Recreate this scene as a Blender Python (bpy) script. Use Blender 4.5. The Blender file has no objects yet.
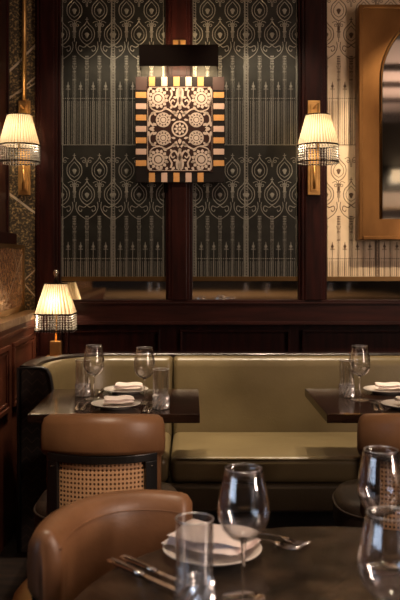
import bpy, bmesh, math, random
from math import sin, cos, pi, radians as R, sqrt
from mathutils import Vector, Matrix
random.seed(7)
S = bpy.context.scene
COL = S.collection
F = 833.33; VX = 192.0; VY = 258.0; CH = 1.34
W = 4.70                                   # distance of the back wall
def PX(px, d): return (px - VX) / F * d
def PZ(py, d): return CH - (py - VY) / F * d

# ------------------------------------------------------------------ materials
def mat(name, col, rough=.5, metal=0, spec=.5, coat=0, noise=None, bump=0, bscale=40, stretch=(1, 1, 1), sheen=0):
    m = bpy.data.materials.new(name); m.use_nodes = True
    nt = m.node_tree; N = nt.nodes; L = nt.links
    b = N['Principled BSDF']
    b.inputs['Base Color'].default_value = (*col, 1)
    b.inputs['Roughness'].default_value = rough
    b.inputs['Metallic'].default_value = metal
    b.inputs['Specular IOR Level'].default_value = spec
    b.inputs['Coat Weight'].default_value = coat
    b.inputs['Coat Roughness'].default_value = .15
    b.inputs['Sheen Weight'].default_value = sheen
    if noise or bump:
        tc = N.new('ShaderNodeTexCoord'); mp = N.new('ShaderNodeMapping')
        mp.inputs['Scale'].default_value = stretch
        L.new(tc.outputs['Object'], mp.inputs['Vector'])
    if noise:
        col2, sc, lo, hi = noise
        n = N.new('ShaderNodeTexNoise'); n.inputs['Scale'].default_value = sc; n.inputs['Detail'].default_value = 5
        r = N.new('ShaderNodeValToRGB')
        r.color_ramp.elements[0].position = lo; r.color_ramp.elements[0].color = (*col, 1)
        r.color_ramp.elements[1].position = hi; r.color_ramp.elements[1].color = (*col2, 1)
        L.new(mp.outputs['Vector'], n.inputs['Vector']); L.new(n.outputs['Fac'], r.inputs['Fac'])
        L.new(r.outputs['Color'], b.inputs['Base Color'])
    if bump:
        n2 = N.new('ShaderNodeTexNoise'); n2.inputs['Scale'].default_value = bscale; n2.inputs['Detail'].default_value = 4
        bp = N.new('ShaderNodeBump'); bp.inputs['Strength'].default_value = bump; bp.inputs['Distance'].default_value = .01
        L.new(mp.outputs['Vector'], n2.inputs['Vector']); L.new(n2.outputs['Fac'], bp.inputs['Height'])
        L.new(bp.outputs['Normal'], b.inputs['Normal'])
    return m
def emit(name, col, s):
    m = bpy.data.materials.new(name); m.use_nodes = True
    N = m.node_tree.nodes; N.clear(); e = N.new('ShaderNodeEmission'); o = N.new('ShaderNodeOutputMaterial')
    e.inputs[0].default_value = (*col, 1); e.inputs[1].default_value = s
    m.node_tree.links.new(e.outputs[0], o.inputs[0]); return m

mahog = mat('mahogany', (.013, .0030, .0022), .42, spec=.15, coat=.04, noise=((.036, .0070, .0048), 6, .35, .75), bump=.03, stretch=(6, 6, .6))
mahog_h = mat('mahogany_horizontal', (.016, .0040, .0030), .42, spec=.22, coat=.06, noise=((.040, .009, .006), 6, .35, .75), bump=.03, stretch=(.6, 6, 6))
warmwood = mat('wainscot_wood', (.075, .021, .010), .42, spec=.3, coat=.1, noise=((.13, .038, .017), 7, .35, .75), bump=.04, stretch=(5, 5, .8))
black = mat('black_wood', (.007, .006, .006), .35, coat=.3)
blackish = mat('black_cap', (.012, .006, .005), .35, spec=.4, coat=.1)
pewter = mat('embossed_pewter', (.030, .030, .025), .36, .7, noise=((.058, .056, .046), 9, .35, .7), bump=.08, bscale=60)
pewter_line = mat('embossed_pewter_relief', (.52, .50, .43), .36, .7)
cream = mat('embossed_cream', (.76, .60, .41), .5, .1, noise=((.66, .50, .32), 12, .4, .7), bump=.08, bscale=60)
cream_line = mat('embossed_cream_relief', (.13, .07, .035), .45, .2)
bronze = mat('bronze_strip', (.20, .115, .045), .35, .9)
brass = mat('brass', (.74, .43, .15), .42, .9, noise=((.52, .28, .09), 14, .3, .75))
brass_pat = mat('patinated_brass', (.32, .16, .052), .28, 1, noise=((.13, .06, .02), 5, .3, .7), stretch=(1, 1, .4))
brass_old = mat('antique_brass', (.30, .18, .07), .4, .9)
mirror = mat('mirror_silver', (.62, .58, .52), .04, 1)
bronzelamp = mat('dark_bronze', (.008, .0035, .002), .6, .0, spec=.06)
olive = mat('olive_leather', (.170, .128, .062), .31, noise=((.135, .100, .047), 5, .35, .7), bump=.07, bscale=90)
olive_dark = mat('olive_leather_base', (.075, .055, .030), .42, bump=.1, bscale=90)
tan = mat('tan_leather', (.245, .120, .055), .38, noise=((.170, .078, .034), 7, .35, .75), bump=.05, bscale=110)
seatleather = mat('dark_leather', (.030, .019, .013), .42, bump=.15, bscale=110)
gold_leather = mat('golden_leather', (.62, .38, .14), .4, bump=.12, bscale=110)
cane = mat('cane', (.58, .33, .17), .55, bump=.1, bscale=200)
tablewood = mat('table_wood', (.012, .0055, .0035), .13, spec=.38, coat=.0, noise=((.045, .022, .013), 5, .4, .75), stretch=(1, 7, 7))
roundwood = mat('round_table_wood', (.012, .0072, .0045), .27, spec=.4, noise=((.065, .040, .024), 16, .38, .72), bump=.22, bscale=60)
china = mat('white_china', (.70, .64, .58), .18, coat=.5)
linen = mat('linen', (.86, .73, .67), .85, bump=.12, bscale=400, sheen=.2)
steel = mat('polished_steel', (.72, .66, .60), .14, 1)
iron = mat('black_iron', (.012, .011, .011), .5, .4)
floorm = mat('floor_dark', (.008, .005, .004), .6, spec=.15, noise=((.022, .012, .008), 4, .4, .7), stretch=(1, 6, 1))
plaster = mat('ceiling_plaster', (.62, .50, .44), .8)
rearm = mat('rear_wall', (.020, .011, .008), .55)
oak = mat('light_oak', (.42, .26, .13), .35, noise=((.33, .19, .09), 6, .4, .7), stretch=(1, 6, 1))
bone = mat('bone_inlay', (.58, .40, .31), .5, spec=.25)
amber = mat('amber_inlay', (.60, .30, .10), .5, spec=.25)
ebony = mat('ebony', (.008, .005, .004), .5, spec=.2)
artbrown = mat('walnut_ground', (.026, .009, .006), .6, spec=.15)
corner = mat('corner_veneer', (.055, .026, .020), .45)
ivory = mat('ivory_inlay', (.50, .40, .33), .6, spec=.2)
beadm = mat('glass_beads', (.34, .32, .29), .2, .3)
bulbm = emit('lamp_glow', (1, .72, .42), 14)
tubem = emit('picture_light_tube', (1, .62, .30), 18)

def shade_mat(nm='pleated_ivory_silk', k=1.0):
    m = bpy.data.materials.new(nm); m.use_nodes = True
    N = m.node_tree.nodes; L = m.node_tree.links; N.clear()
    o = N.new('ShaderNodeOutputMaterial'); d = N.new('ShaderNodeBsdfDiffuse'); t = N.new('ShaderNodeBsdfTranslucent')
    d.inputs[0].default_value = (.62, .54, .43, 1); t.inputs[0].default_value = (.50 * k, .43 * k ** 1.3, .32 * k ** 1.8, 1)
    x = N.new('ShaderNodeMixShader'); x.inputs[0].default_value = .55
    L.new(d.outputs[0], x.inputs[1]); L.new(t.outputs[0], x.inputs[2]); L.new(x.outputs[0], o.inputs[0]); return m
silk = shade_mat(); silk_fold = shade_mat('pleated_silk_double', .52)

def thin_glass(nm='thin_glass', base=.09, edge=.85, ro=.07):
    m = bpy.data.materials.new(nm); m.use_nodes = True
    N = m.node_tree.nodes; L = m.node_tree.links; N.clear()
    o = N.new('ShaderNodeOutputMaterial'); t = N.new('ShaderNodeBsdfTransparent'); g = N.new('ShaderNodeBsdfGlossy')
    t.inputs[0].default_value = (.985, .985, .985, 1); g.inputs[0].default_value = (1, 1, 1, 1); g.inputs['Roughness'].default_value = ro
    lw = N.new('ShaderNodeLayerWeight'); lw.inputs[0].default_value = .5
    mr = N.new('ShaderNodeMath'); mr.operation = 'POWER'; mr.inputs[1].default_value = 1.9
    ma = N.new('ShaderNodeMath'); ma.operation = 'MULTIPLY_ADD'; ma.inputs[1].default_value = edge; ma.inputs[2].default_value = base
    x = N.new('ShaderNodeMixShader')
    L.new(lw.outputs['Facing'], mr.inputs[0]); L.new(mr.outputs[0], ma.inputs[0]); L.new(ma.outputs[0], x.inputs[0])
    L.new(t.outputs[0], x.inputs[1]); L.new(g.outputs[0], x.inputs[2]); L.new(x.outputs[0], o.inputs[0]); return m
thin = thin_glass(); rimglass = thin_glass('polished_glass_rim', .5, .4, .3); fluted = thin_glass('fluted_crystal', .16, .8, .12); cutglass = thin_glass('cut_crystal', .5, .4, .22)
def solid_glass(nm, rough):
    m = bpy.data.materials.new(nm); m.use_nodes = True
    b = m.node_tree.nodes['Principled BSDF']
    b.inputs['Base Color'].default_value = (1, .97, .93, 1); b.inputs['Transmission Weight'].default_value = 1
    b.inputs['Roughness'].default_value = rough; b.inputs['IOR'].default_value = 1.5
    return m
crystal = solid_glass('clear_crystal', .07)

def antique_mat(name, base, gold, rough, lines=(), metal=.6, mott=75):
    """tarnished reverse-painted mirror with gold mottling and straight pale veins"""
    m = bpy.data.materials.new(name); m.use_nodes = True
    N = m.node_tree.nodes; L = m.node_tree.links; b = N['Principled BSDF']
    tc = N.new('ShaderNodeTexCoord'); n = N.new('ShaderNodeTexNoise'); n.inputs['Scale'].default_value = mott; n.inputs['Detail'].default_value = 6
    n.inputs['Distortion'].default_value = .5
    r = N.new('ShaderNodeValToRGB'); r.color_ramp.elements[0].position = .49; r.color_ramp.elements[1].position = .72
    r.color_ramp.elements[0].color = (*base, 1); r.color_ramp.elements[1].color = (*gold, 1)
    L.new(tc.outputs['Object'], n.inputs['Vector']); L.new(n.outputs['Fac'], r.inputs['Fac'])
    cur = r.outputs['Color']
    n2 = N.new('ShaderNodeTexNoise'); n2.inputs['Scale'].default_value = 9; n2.inputs['Detail'].default_value = 3
    sep = N.new('ShaderNodeSeparateXYZ'); L.new(tc.outputs['Object'], sep.inputs[0]); L.new(tc.outputs['Object'], n2.inputs['Vector'])
    for (ax, a, c, w) in lines:          # vein: z = a*u + c
        m1 = N.new('ShaderNodeMath'); m1.operation = 'MULTIPLY_ADD'; m1.inputs[1].default_value = -a; m1.inputs[2].default_value = -c
        L.new(sep.outputs[ax], m1.inputs[0])
        m2 = N.new('ShaderNodeMath'); m2.operation = 'ADD'; L.new(m1.outputs[0], m2.inputs[0]); L.new(sep.outputs[2], m2.inputs[1])
        m2b = N.new('ShaderNodeMath'); m2b.operation = 'MULTIPLY_ADD'; m2b.inputs[1].default_value = .02; L.new(n2.outputs['Fac'], m2b.inputs[0]); L.new(m2.outputs[0], m2b.inputs[2])
        m3 = N.new('ShaderNodeMath'); m3.operation = 'ABSOLUTE'; L.new(m2b.outputs[0], m3.inputs[0])
        m4 = N.new('ShaderNodeMath'); m4.operation = 'LESS_THAN'; m4.inputs[1].default_value = w; L.new(m3.outputs[0], m4.inputs[0])
        mx = N.new('ShaderNodeMix'); mx.data_type = 'RGBA'; mx.inputs[7].default_value = (.75, .62, .45, 1)
        L.new(m4.outputs[0], mx.inputs[0]); L.new(cur, mx.inputs[6]); cur = mx.outputs[2]
    L.new(cur, b.inputs['Base Color']); b.inputs['Metallic'].default_value = metal; b.inputs['Roughness'].default_value = rough
    bp = N.new('ShaderNodeBump'); bp.inputs['Strength'].default_value = .25; bp.inputs['Distance'].default_value = .004
    L.new(n.outputs['Fac'], bp.inputs['Height']); L.new(bp.outputs['Normal'], b.inputs['Normal'])
    return m
antique = antique_mat('antique_mirror', (.085, .066, .045), (.72, .50, .22), .32,
                      [(0, 1.0, 3.43, .009), (0, .85, 3.12, .006), (0, .55, 2.82, .004), (0, -.75, .94, .008), (0, -1.15, .12, .005), (0, .95, 2.12, .004)], .35)
antique2 = antique_mat('antique_screen', (.30, .15, .08), (.80, .50, .24), .25, [(1, .6, -1.42, .003), (1, -.9, 5.35, .003)], .35, 60)

def herring_mat():
    m = bpy.data.materials.new('herringbone_fabric'); m.use_nodes = True
    N = m.node_tree.nodes; L = m.node_tree.links; b = N['Principled BSDF']
    tc = N.new('ShaderNodeTexCoord'); s = N.new('ShaderNodeSeparateXYZ'); L.new(tc.outputs['Object'], s.inputs[0])
    pp = N.new('ShaderNodeMath'); pp.operation = 'PINGPONG'; pp.inputs[1].default_value = .025; L.new(s.outputs[0], pp.inputs[0])
    a = N.new('ShaderNodeMath'); a.operation = 'ADD'; L.new(pp.outputs[0], a.inputs[0]); L.new(s.outputs[2], a.inputs[1])
    md = N.new('ShaderNodeMath'); md.operation = 'PINGPONG'; md.inputs[1].default_value = .022; L.new(a.outputs[0], md.inputs[0])
    lt = N.new('ShaderNodeMath'); lt.operation = 'LESS_THAN'; lt.inputs[1].default_value = .0035; L.new(md.outputs[0], lt.inputs[0])
    mx = N.new('ShaderNodeMix'); mx.data_type = 'RGBA'; mx.inputs[6].default_value = (.016, .010, .007, 1); mx.inputs[7].default_value = (.055, .034, .022, 1)
    L.new(lt.outputs[0], mx.inputs[0]); L.new(mx.outputs[2], b.inputs['Base Color']); b.inputs['Roughness'].default_value = .7
    return m
herring = herring_mat()

# ------------------------------------------------------------------ mesh building
class MB:
    def __init__(s): s.v = []; s.f = []; s.mi = []; s.sm = []
    def add(s, vs, fs, mi=0, smooth=False):
        o = len(s.v); s.v += [tuple(v) for v in vs]
        for f in fs: s.f.append([i + o for i in f]); s.mi.append(mi); s.sm.append(smooth)
    def box(s, x0, x1, y0, y1, z0, z1, mi=0):
        vs = [(x, y, z) for x in (x0, x1) for y in (y0, y1) for z in (z0, z1)]
        s.add(vs, [(0, 1, 3, 2), (4, 6, 7, 5), (0, 4, 5, 1), (2, 3, 7, 6), (0, 2, 6, 4), (1, 5, 7, 3)], mi)
    def lathe(s, prof, c=(0, 0, 0), n=32, mi=0, rf=None, closed=False, smooth=True, caps=(False, False)):
        vs = []
        for k, (r, z) in enumerate(prof):
            for i in range(n):
                a = 2 * pi * i / n
                rr = r * (rf(a, i, z) if rf else 1)
                vs.append((c[0] + rr * cos(a), c[1] + rr * sin(a), c[2] + z))
        m = len(prof); fs = []
        for k in range(m if closed else m - 1):
            k2 = (k + 1) % m
            for i in range(n):
                j = (i + 1) % n; fs.append((k * n + i, k * n + j, k2 * n + j, k2 * n + i))
        s.add(vs, fs, mi, smooth)
        if caps[0]: s.add([vs[i] for i in range(n)], [tuple(reversed(range(n)))], mi)
        if caps[1]: s.add([vs[(m - 1) * n + i] for i in range(n)], [tuple(range(n))], mi)
    def tube(s, pts, r, n=8, mi=0, caps=True, smooth=True):
        pts = [Vector(p) for p in pts]; vs = []
        rr = r if isinstance(r, (list, tuple)) else [r] * len(pts)
        up = None
        for k, p in enumerate(pts):
            t = (pts[min(k + 1, len(pts) - 1)] - pts[max(k - 1, 0)]).normalized()
            if up is None:
                up = Vector((0, 0, 1)) if abs(t.z) < .9 else Vector((0, 1, 0))
            a = t.cross(up).normalized(); b = a.cross(t).normalized(); up = b
            for i in range(n):
                q = 2 * pi * i / n; vs.append(p + a * (rr[k] * cos(q)) + b * (rr[k] * sin(q)))
        fs = [(k * n + i, k * n + (i + 1) % n, (k + 1) * n + (i + 1) % n, (k + 1) * n + i) for k in range(len(pts) - 1) for i in range(n)]
        if caps: fs += [tuple(reversed(range(n))), tuple((len(pts) - 1) * n + i for i in range(n))]
        s.add(vs, fs, mi, smooth)
    def loft(s, rings, mi=0, smooth=True, caps=True, wrap=False):
        n = len(rings[0]); vs = [p for r in rings for p in r]; K = len(rings); fs = []
        for k in range(K if wrap else K - 1):
            k2 = (k + 1) % K
            for i in range(n): fs.append((k * n + i, k * n + (i + 1) % n, k2 * n + (i + 1) % n, k2 * n + i))
        if caps and not wrap: fs += [tuple(reversed(range(n))), tuple((K - 1) * n + i for i in range(n))]
        s.add(vs, fs, mi, smooth)
    def prism(s, poly, a, b, axis=2, mi=0):
        """extrude polygon given in the two other axes"""
        def P(u, v, w):
            return {2: (u, v, w), 1: (u, w, v), 0: (w, u, v)}[axis]
        n = len(poly); vs = [P(u, v, a) for u, v in poly] + [P(u, v, b) for u, v in poly]
        s.add(vs, [tuple(range(n)), tuple(range(2 * n - 1, n - 1, -1))] + [(i, (i + 1) % n, n + (i + 1) % n, n + i) for i in range(n)], mi)
    def build(s, name, mats, parent=None, bevel=0, loc=None, subsurf=0, seg=2):
        me = bpy.data.meshes.new(name); me.from_pydata(s.v, [], s.f)
        for m in (mats if isinstance(mats, (list, tuple)) else [mats]): me.materials.append(m)
        me.polygons.foreach_set('material_index', s.mi); me.polygons.foreach_set('use_smooth', s.sm)
        bm = bmesh.new(); bm.from_mesh(me); bmesh.ops.recalc_face_normals(bm, faces=bm.faces)
        if bevel:
            bmesh.ops.bevel(bm, geom=list(bm.edges), offset=bevel, segments=seg, affect='EDGES', profile=.6, clamp_overlap=True)
        bm.to_mesh(me); bm.free(); me.update()
        o = bpy.data.objects.new(name, me); COL.objects.link(o)
        if parent: o.parent = parent
        if loc: o.location = loc
        if subsurf:
            md = o.modifiers.new('s', 'SUBSURF'); md.levels = subsurf; md.render_levels = subsurf
        return o
def tag(o, label, cat, group=None):
    o['label'] = label; o['category'] = cat
    if group: o['group'] = group
    return o
def thing(name, label, cat, loc=(0, 0, 0), rz=0, group=None):
    o = bpy.data.objects.new(name, None); COL.objects.link(o); o.location = loc; o.rotation_euler = (0, 0, rz); o.empty_display_size = .05
    return tag(o, label, cat, group)
def struct(mb, name, m, **k):
    o = mb.build(name, m, **k); o['kind'] = 'structure'; return o
def kids(o): return [c for c in bpy.data.objects if c.parent == o]
def dup(root, label, loc, rz=0, group=None):
    r = root.copy(); COL.objects.link(r); r.location = loc; r.rotation_euler = (0, 0, rz); r['label'] = label
    if group: r['group'] = group
    for ch in kids(root):
        c = ch.copy(); COL.objects.link(c); c.parent = r
        for g in kids(ch):
            d = g.copy(); COL.objects.link(d); d.parent = c
    return r
class Placer:
    def __init__(s, proto): s.p = proto; s.used = False
    def __call__(s, label, loc, rz=0, group=None):
        if not s.used:
            s.used = True; s.p['label'] = label; s.p.location = loc; s.p.rotation_euler = (0, 0, rz)
            if group: s.p['group'] = group
            return s.p
        return dup(s.p, label, loc, rz, group)

# ------------------------------------------------------------------ room shell
XL = -.869            # lower left wall face
XU = -1.05            # upper left wall face, set back above the ledge
CEIL = 3.25
XR = 5.6; YB = -7.0
m = MB(); m.box(-4.2, XR + .1, YB - .1, W + .3, -.05, 0); struct(m, 'floor', floorm)
m = MB(); m.box(-4.2, XR + .1, YB, W + .3, CEIL, CEIL + .08)
# coffer ribs and the dark ceiling at the far end of the room
struct(m, 'ceiling', plaster)
m = MB()
for y in (2.2, 1.0, .2, -.7): m.box(-4.2, XR, y - .05, y + .05, CEIL - .05, CEIL)
struct(m, 'trim_1', rearm)
m = MB(); m.box(-4.2, XR, YB, -1.7, CEIL - .12, CEIL - .0005); struct(m, 'trim_2', rearm)
m = MB(); m.box(-1.3, XR + .1, W + .02, W + .25, 0, CEIL); struct(m, 'wall_back', mahog)
m = MB(); m.box(XR, XR + .1, YB, W + .02, 0, CEIL); struct(m, 'wall_right', rearm)
m = MB(); m.box(-4.2, XR, YB - .1, YB, 0, CEIL); struct(m, 'wall_rear', rearm)
m = MB(); m.box(-4.3, -4.2, YB, 1.2, 0, CEIL); struct(m, 'wall_far_left', rearm)

# left side: wainscot below, set-back wall above, ledge between
LEDZ = 1.047
m = MB(); m.box(XL - .3, XL, 1.2, W + .019, 0, LEDZ - .04)
struct(m, 'wall_left', warmwood)
m = MB(); m.box(-4.2, XL - .3, 1.2, 1.35, 0, CEIL); struct(m, 'wall_return', rearm)
m = MB(); m.box(XU - .12, XU, 1.2, W + .019, LEDZ - .04, CEIL); struct(m, 'wall_left_upper', mahog)
# wainscot mouldings: framed panels along the side wall
m = MB()
def frame_x(mb, x, y0, y1, z0, z1, w, d):
    mb.box(x, x + d, y0, y1, z0, z0 + w); mb.box(x, x + d, y0, y1, z1 - w, z1)
    mb.box(x, x + d, y0, y0 + w, z0 + w, z1 - w); mb.box(x, x + d, y1 - w, y1, z0 + w, z1 - w)
for y0, y1 in ((4.02, 4.56), (3.36, 3.93), (2.70, 3.27), (2.0, 2.6)):
    frame_x(m, XL, y0, y1, .62, .93, .022, .014)
    frame_x(m, XL, y0 + .03, y1 - .03, .65, .90, .012, .008)
m.box(XL, XL + .012, 1.2, W, .965, .985)
struct(m, 'trim_3', warmwood, bevel=.003)
m = MB()
m.box(XU, XL + .018, 1.2, W + .018, LEDZ - .035, LEDZ); m.box(XU + .01, XL + .01, 1.2, W + .018, LEDZ - .07, LEDZ - .035, 1)
m.box(XU + .0, XU + .05, 1.2, W + .018, LEDZ, LEDZ + .012, 2)
ledge = struct(m, 'trim_4', [antique_mat('ledge_stone', (.22, .12, .055), (.44, .29, .15), .3, (), .1, 22), warmwood, brass_old])
# wood stile on the side wall beside the antique strip
m = MB(); m.box(XU, XU + .022, 1.2, 4.55, 1.415, 1.475); m.box(XU, XU + .012, 1.2, W, 1.475, CEIL)
m.box(XU, PX(9.5, W), W - .03, W + .018, 1.415, CEIL)
struct(m, 'trim_5', mahog, bevel=.003)
# framed antique screen standing on the ledge
scr = thing('framed_mirror', 'low tarnished mirror in a thin brass frame on the left wall ledge', 'mirror', (0, 0, 0))
m = MB(); xs = -.945; m.box(xs - .012, xs, 1.6, W - .05, LEDZ + .02, 1.40); m.build('mirror_pane', antique2, scr)
m = MB(); m.box(xs - .016, xs + .008, 1.58, W - .02, 1.392, 1.412); m.box(xs - .016, xs + .008, 1.58, W - .02, LEDZ, LEDZ + .03)
m.box(xs - .016, xs + .008, W - .045, W - .02, LEDZ + .03, 1.392); m.box(xs - .016, xs + .008, 1.58, 1.605, LEDZ + .03, 1.392)
m.build('frame', brass_old, scr, bevel=.002)
m = MB(); m.box(xs - .10, xs + .012, 1.58, 4.44, 1.4125, 1.47); m.build('top_rail', mahog, scr, bevel=.004)

# ------------------------------------------------------------------ back wall joinery
def pl(px): return PX(px, W)
def pzz(py): return PZ(py, W)
TOPZ = pzz(-40)
def stile(n, x0, x1, z0, z1, edge=.014, y0=W - .05):
    m = MB(); m.box(x0, x1, y0, W + .02, z0, z1)
    for xa, xb in ((x0 - edge, x0 - .001), (x1 + .001, x1 + edge)):
        m.box(xa, xb, y0 + .018, W + .02, z0, z1)
    m.box(x0 + .018, x1 - .018, y0 - .008, y0, z0, z1)
    struct(m, n, mahog, bevel=.003)
z_sill = pzz(299.5)
stile('trim_6', pl(38.5), pl(59), .0, TOPZ)
stile('trim_7', pl(168.5), pl(190), z_sill, TOPZ)
stile('trim_8', pl(300.5), pl(323.5), z_sill, TOPZ)
stile('trim_9', pl(545), pl(570), z_sill, TOPZ)
m = MB(); m.box(pl(-5), XR, W - .05, W + .02, TOPZ, CEIL - .001); struct(m, 'trim_10', mahog_h, bevel=.004)
# sill rail, thin bead lines, wainscot with sunk panels
m = MB()
m.box(pl(59) + .02, XR, W - .05, W + .02, pzz(322), z_sill - .001)
m.box(pl(59) + .02, XR, W - .058, W - .05, pzz(303.5), pzz(302))
m.box(pl(59) + .02, XR, W - .062, W - .05, pzz(324), pzz(321))
struct(m, 'trim_11', mahog_h, bevel=.002)
m = MB()
for a, b in ((66, 160), (180, 290), (302, 420), (432, 560)):
    x0, x1 = pl(a), pl(b); z1, z0 = pzz(330), .58; y = W - .012
    m.box(x0, x1, y, W + .019, z1 - .012, z1); m.box(x0, x0 + .012, y, W + .019, z0, z1 - .0125); m.box(x1 - .012, x1, y, W + .019, z0, z1 - .0125); m.box(x0, x1, y, W + .019, z0 - .012, z0 - .0005)
struct(m, 'trim_12', mahog, bevel=.003)
# shelf behind the banquette
m = MB(); m.box(XL + .001, XR, 4.36, W + .015, .765, .795); struct(m, 'trim_13', mahog_h, bevel=.004)

# antique strip left of the first stile, on the back wall
m = MB(); m.box(pl(9.5) + .001, pl(38.5) - .016, W - .006, W + .018, LEDZ + .001, CEIL)
strip = m.build('antique_panel', antique); tag(strip, 'narrow tarnished mirror strip with gold veins behind the left wall sconce', 'wall panel')

# ---- embossed panels
PXM = W / F
def smooth_pts(pts, n=6):
    out = []
    P = [pts[0]] + list(pts) + [pts[-1]]
    for i in range(1, len(P) - 2):
        for k in range(n):
            t = k / n
            out.append(tuple(.5 * (2 * P[i][j] + (P[i + 1][j] - P[i - 1][j]) * t + (2 * P[i - 1][j] - 5 * P[i][j] + 4 * P[i + 1][j] - P[i + 2][j]) * t * t + (-P[i - 1][j] + 3 * P[i][j] - 3 * P[i + 1][j] + P[i + 2][j]) * t ** 3) for j in (0, 1)))
    out.append(tuple(pts[-1])); return out
def circ(cx, cy, r, n=12, a0=0, a1=2 * pi, sy=1): return [(cx + r * cos(a0 + (a1 - a0) * k / n), cy + r * sy * sin(a0 + (a1 - a0) * k / n)) for k in range(n + 1)]
def tile_lines():
    """relief of one pressed tile, 52 wide and 160 tall; (points, half width, height)"""
    Ls = []
    def ln(p, w=.32, h=.35): Ls.append((p, w, h))
    ln([(0, 1), (52, 1)], .5); ln([(0, 4.2), (52, 4.2)], .3); ln([(0, 158.5), (52, 158.5)], .5)
    ln([(-.9, 0), (-.9, 160)], .3); ln([(1.7, 0), (1.7, 160)], .3); ln([(50.3, 0), (50.3, 160)], .3)
    y = 1.5
    while y < 160:                                     # the rope
        ln([(-.2, y), (1.0, y + .9)], .4, .7); y += 2.8
    def ogee(cx, cy):
        for s in (-1, 1):
            ln(smooth_pts([(cx, cy - 14), (cx + 2.0 * s, cy - 10.5), (cx + 6.8 * s, cy - 5), (cx + 7.2 * s, cy + 2.5), (cx + 3.5 * s, cy + 8), (cx, cy + 10)], 4), .4, .5)
            ln(smooth_pts([(cx, cy - 9), (cx + 4.6 * s, cy - 3), (cx + 4.4 * s, cy + 3), (cx, cy + 6.5)], 4), .3)
            ln(circ(cx + 9.5 * s, cy - 9.5, 1.3, 8), .3); ln(smooth_pts([(cx + 6 * s, cy - 12), (cx + 9.5 * s, cy - 13.5), (cx + 11.5 * s, cy - 10.5), (cx + 12 * s, cy - 4)], 3), .3)
        for k in range(5):                             # the bud
            a = -.8 + 1.6 * k / 4
            ln([(cx, cy + 3.2), (cx + 2.6 * sin(a), cy + 3.2 - 5.4 * cos(a * .8))], .62, .9)
        ln([(cx - 1.6, cy - 15.5), (cx + 1.6, cy - 15.5)], .35); ln([(cx, cy - 17.5), (cx, cy - 13)], .35)
    rows1 = (13.5, 38.5); rows2 = (1, 26, 51)
    for cx in rows1: ogee(cx, 23)
    for cx in rows2: ogee(cx, 47)
    for cx in rows1:                                   # stems of the upper row drop between the lower buds
        ln([(cx, 33), (cx, 54)], .35); ln([(cx - 1.1, 38), (cx - 1.1, 50)], .25); ln([(cx + 1.1, 38), (cx + 1.1, 50)], .25)
        for yy in (36, 44): ln([(cx - 2, yy), (cx + 2, yy)], .45, .6)
    for cx in rows2:
        for s in (-1, 1):
            ln(smooth_pts([(cx, 57), (cx + 3 * s, 59.5), (cx + 7.5 * s, 58), (cx + 8.6 * s, 61.5), (cx + 6 * s, 63.6), (cx + 5 * s, 61.6)], 4), .4, .5)
            ln(smooth_pts([(cx + 10.5 * s, 54), (cx + 11 * s, 60), (cx + 8 * s, 66), (cx + 1.4 * s, 71)], 4), .35)
    for cx in rows1 + rows2:
        for dx in (-1.3, 0, 1.3): ln([(cx + dx, 68), (cx + dx, 157)], .16 if dx else .26, .5)
        for yy in (68.5, 71, 73.5, 76, 84, 92): ln([(cx - 1.7, yy), (cx + 1.7, yy)], .38, .75)
        ln([(cx - 2.1, 78), (cx - .9, 81), (cx + .9, 81), (cx + 2.1, 78)], .25)
    for k in range(4):                                 # spear heads
        cx = 7.25 + 12.5 * k
        for dx in (-1.5, -.8, 0, .8, 1.5): ln([(cx, 95.6 + abs(dx) * 1.0), (cx + dx * .9, 100.5 - abs(dx) * 1.2)], .5, .7)
        ln([(cx, 94), (cx, 104)], .3); ln([(cx - 2.2, 101.2), (cx + 2.2, 101.2)], .35)
        ln([(cx, 103), (cx, 157)], .28)
    x = 2.5
    while x < 50:                                      # dots and flutes
        ln([(x - .45, 110.6), (x + .45, 110.6)], .5, .8); ln([(x, 113), (x, 157)], .2, .45); x += 2.08
    ln([(2, 157), (50, 157)], .3)
    return Ls
TILE = tile_lines()
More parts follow.
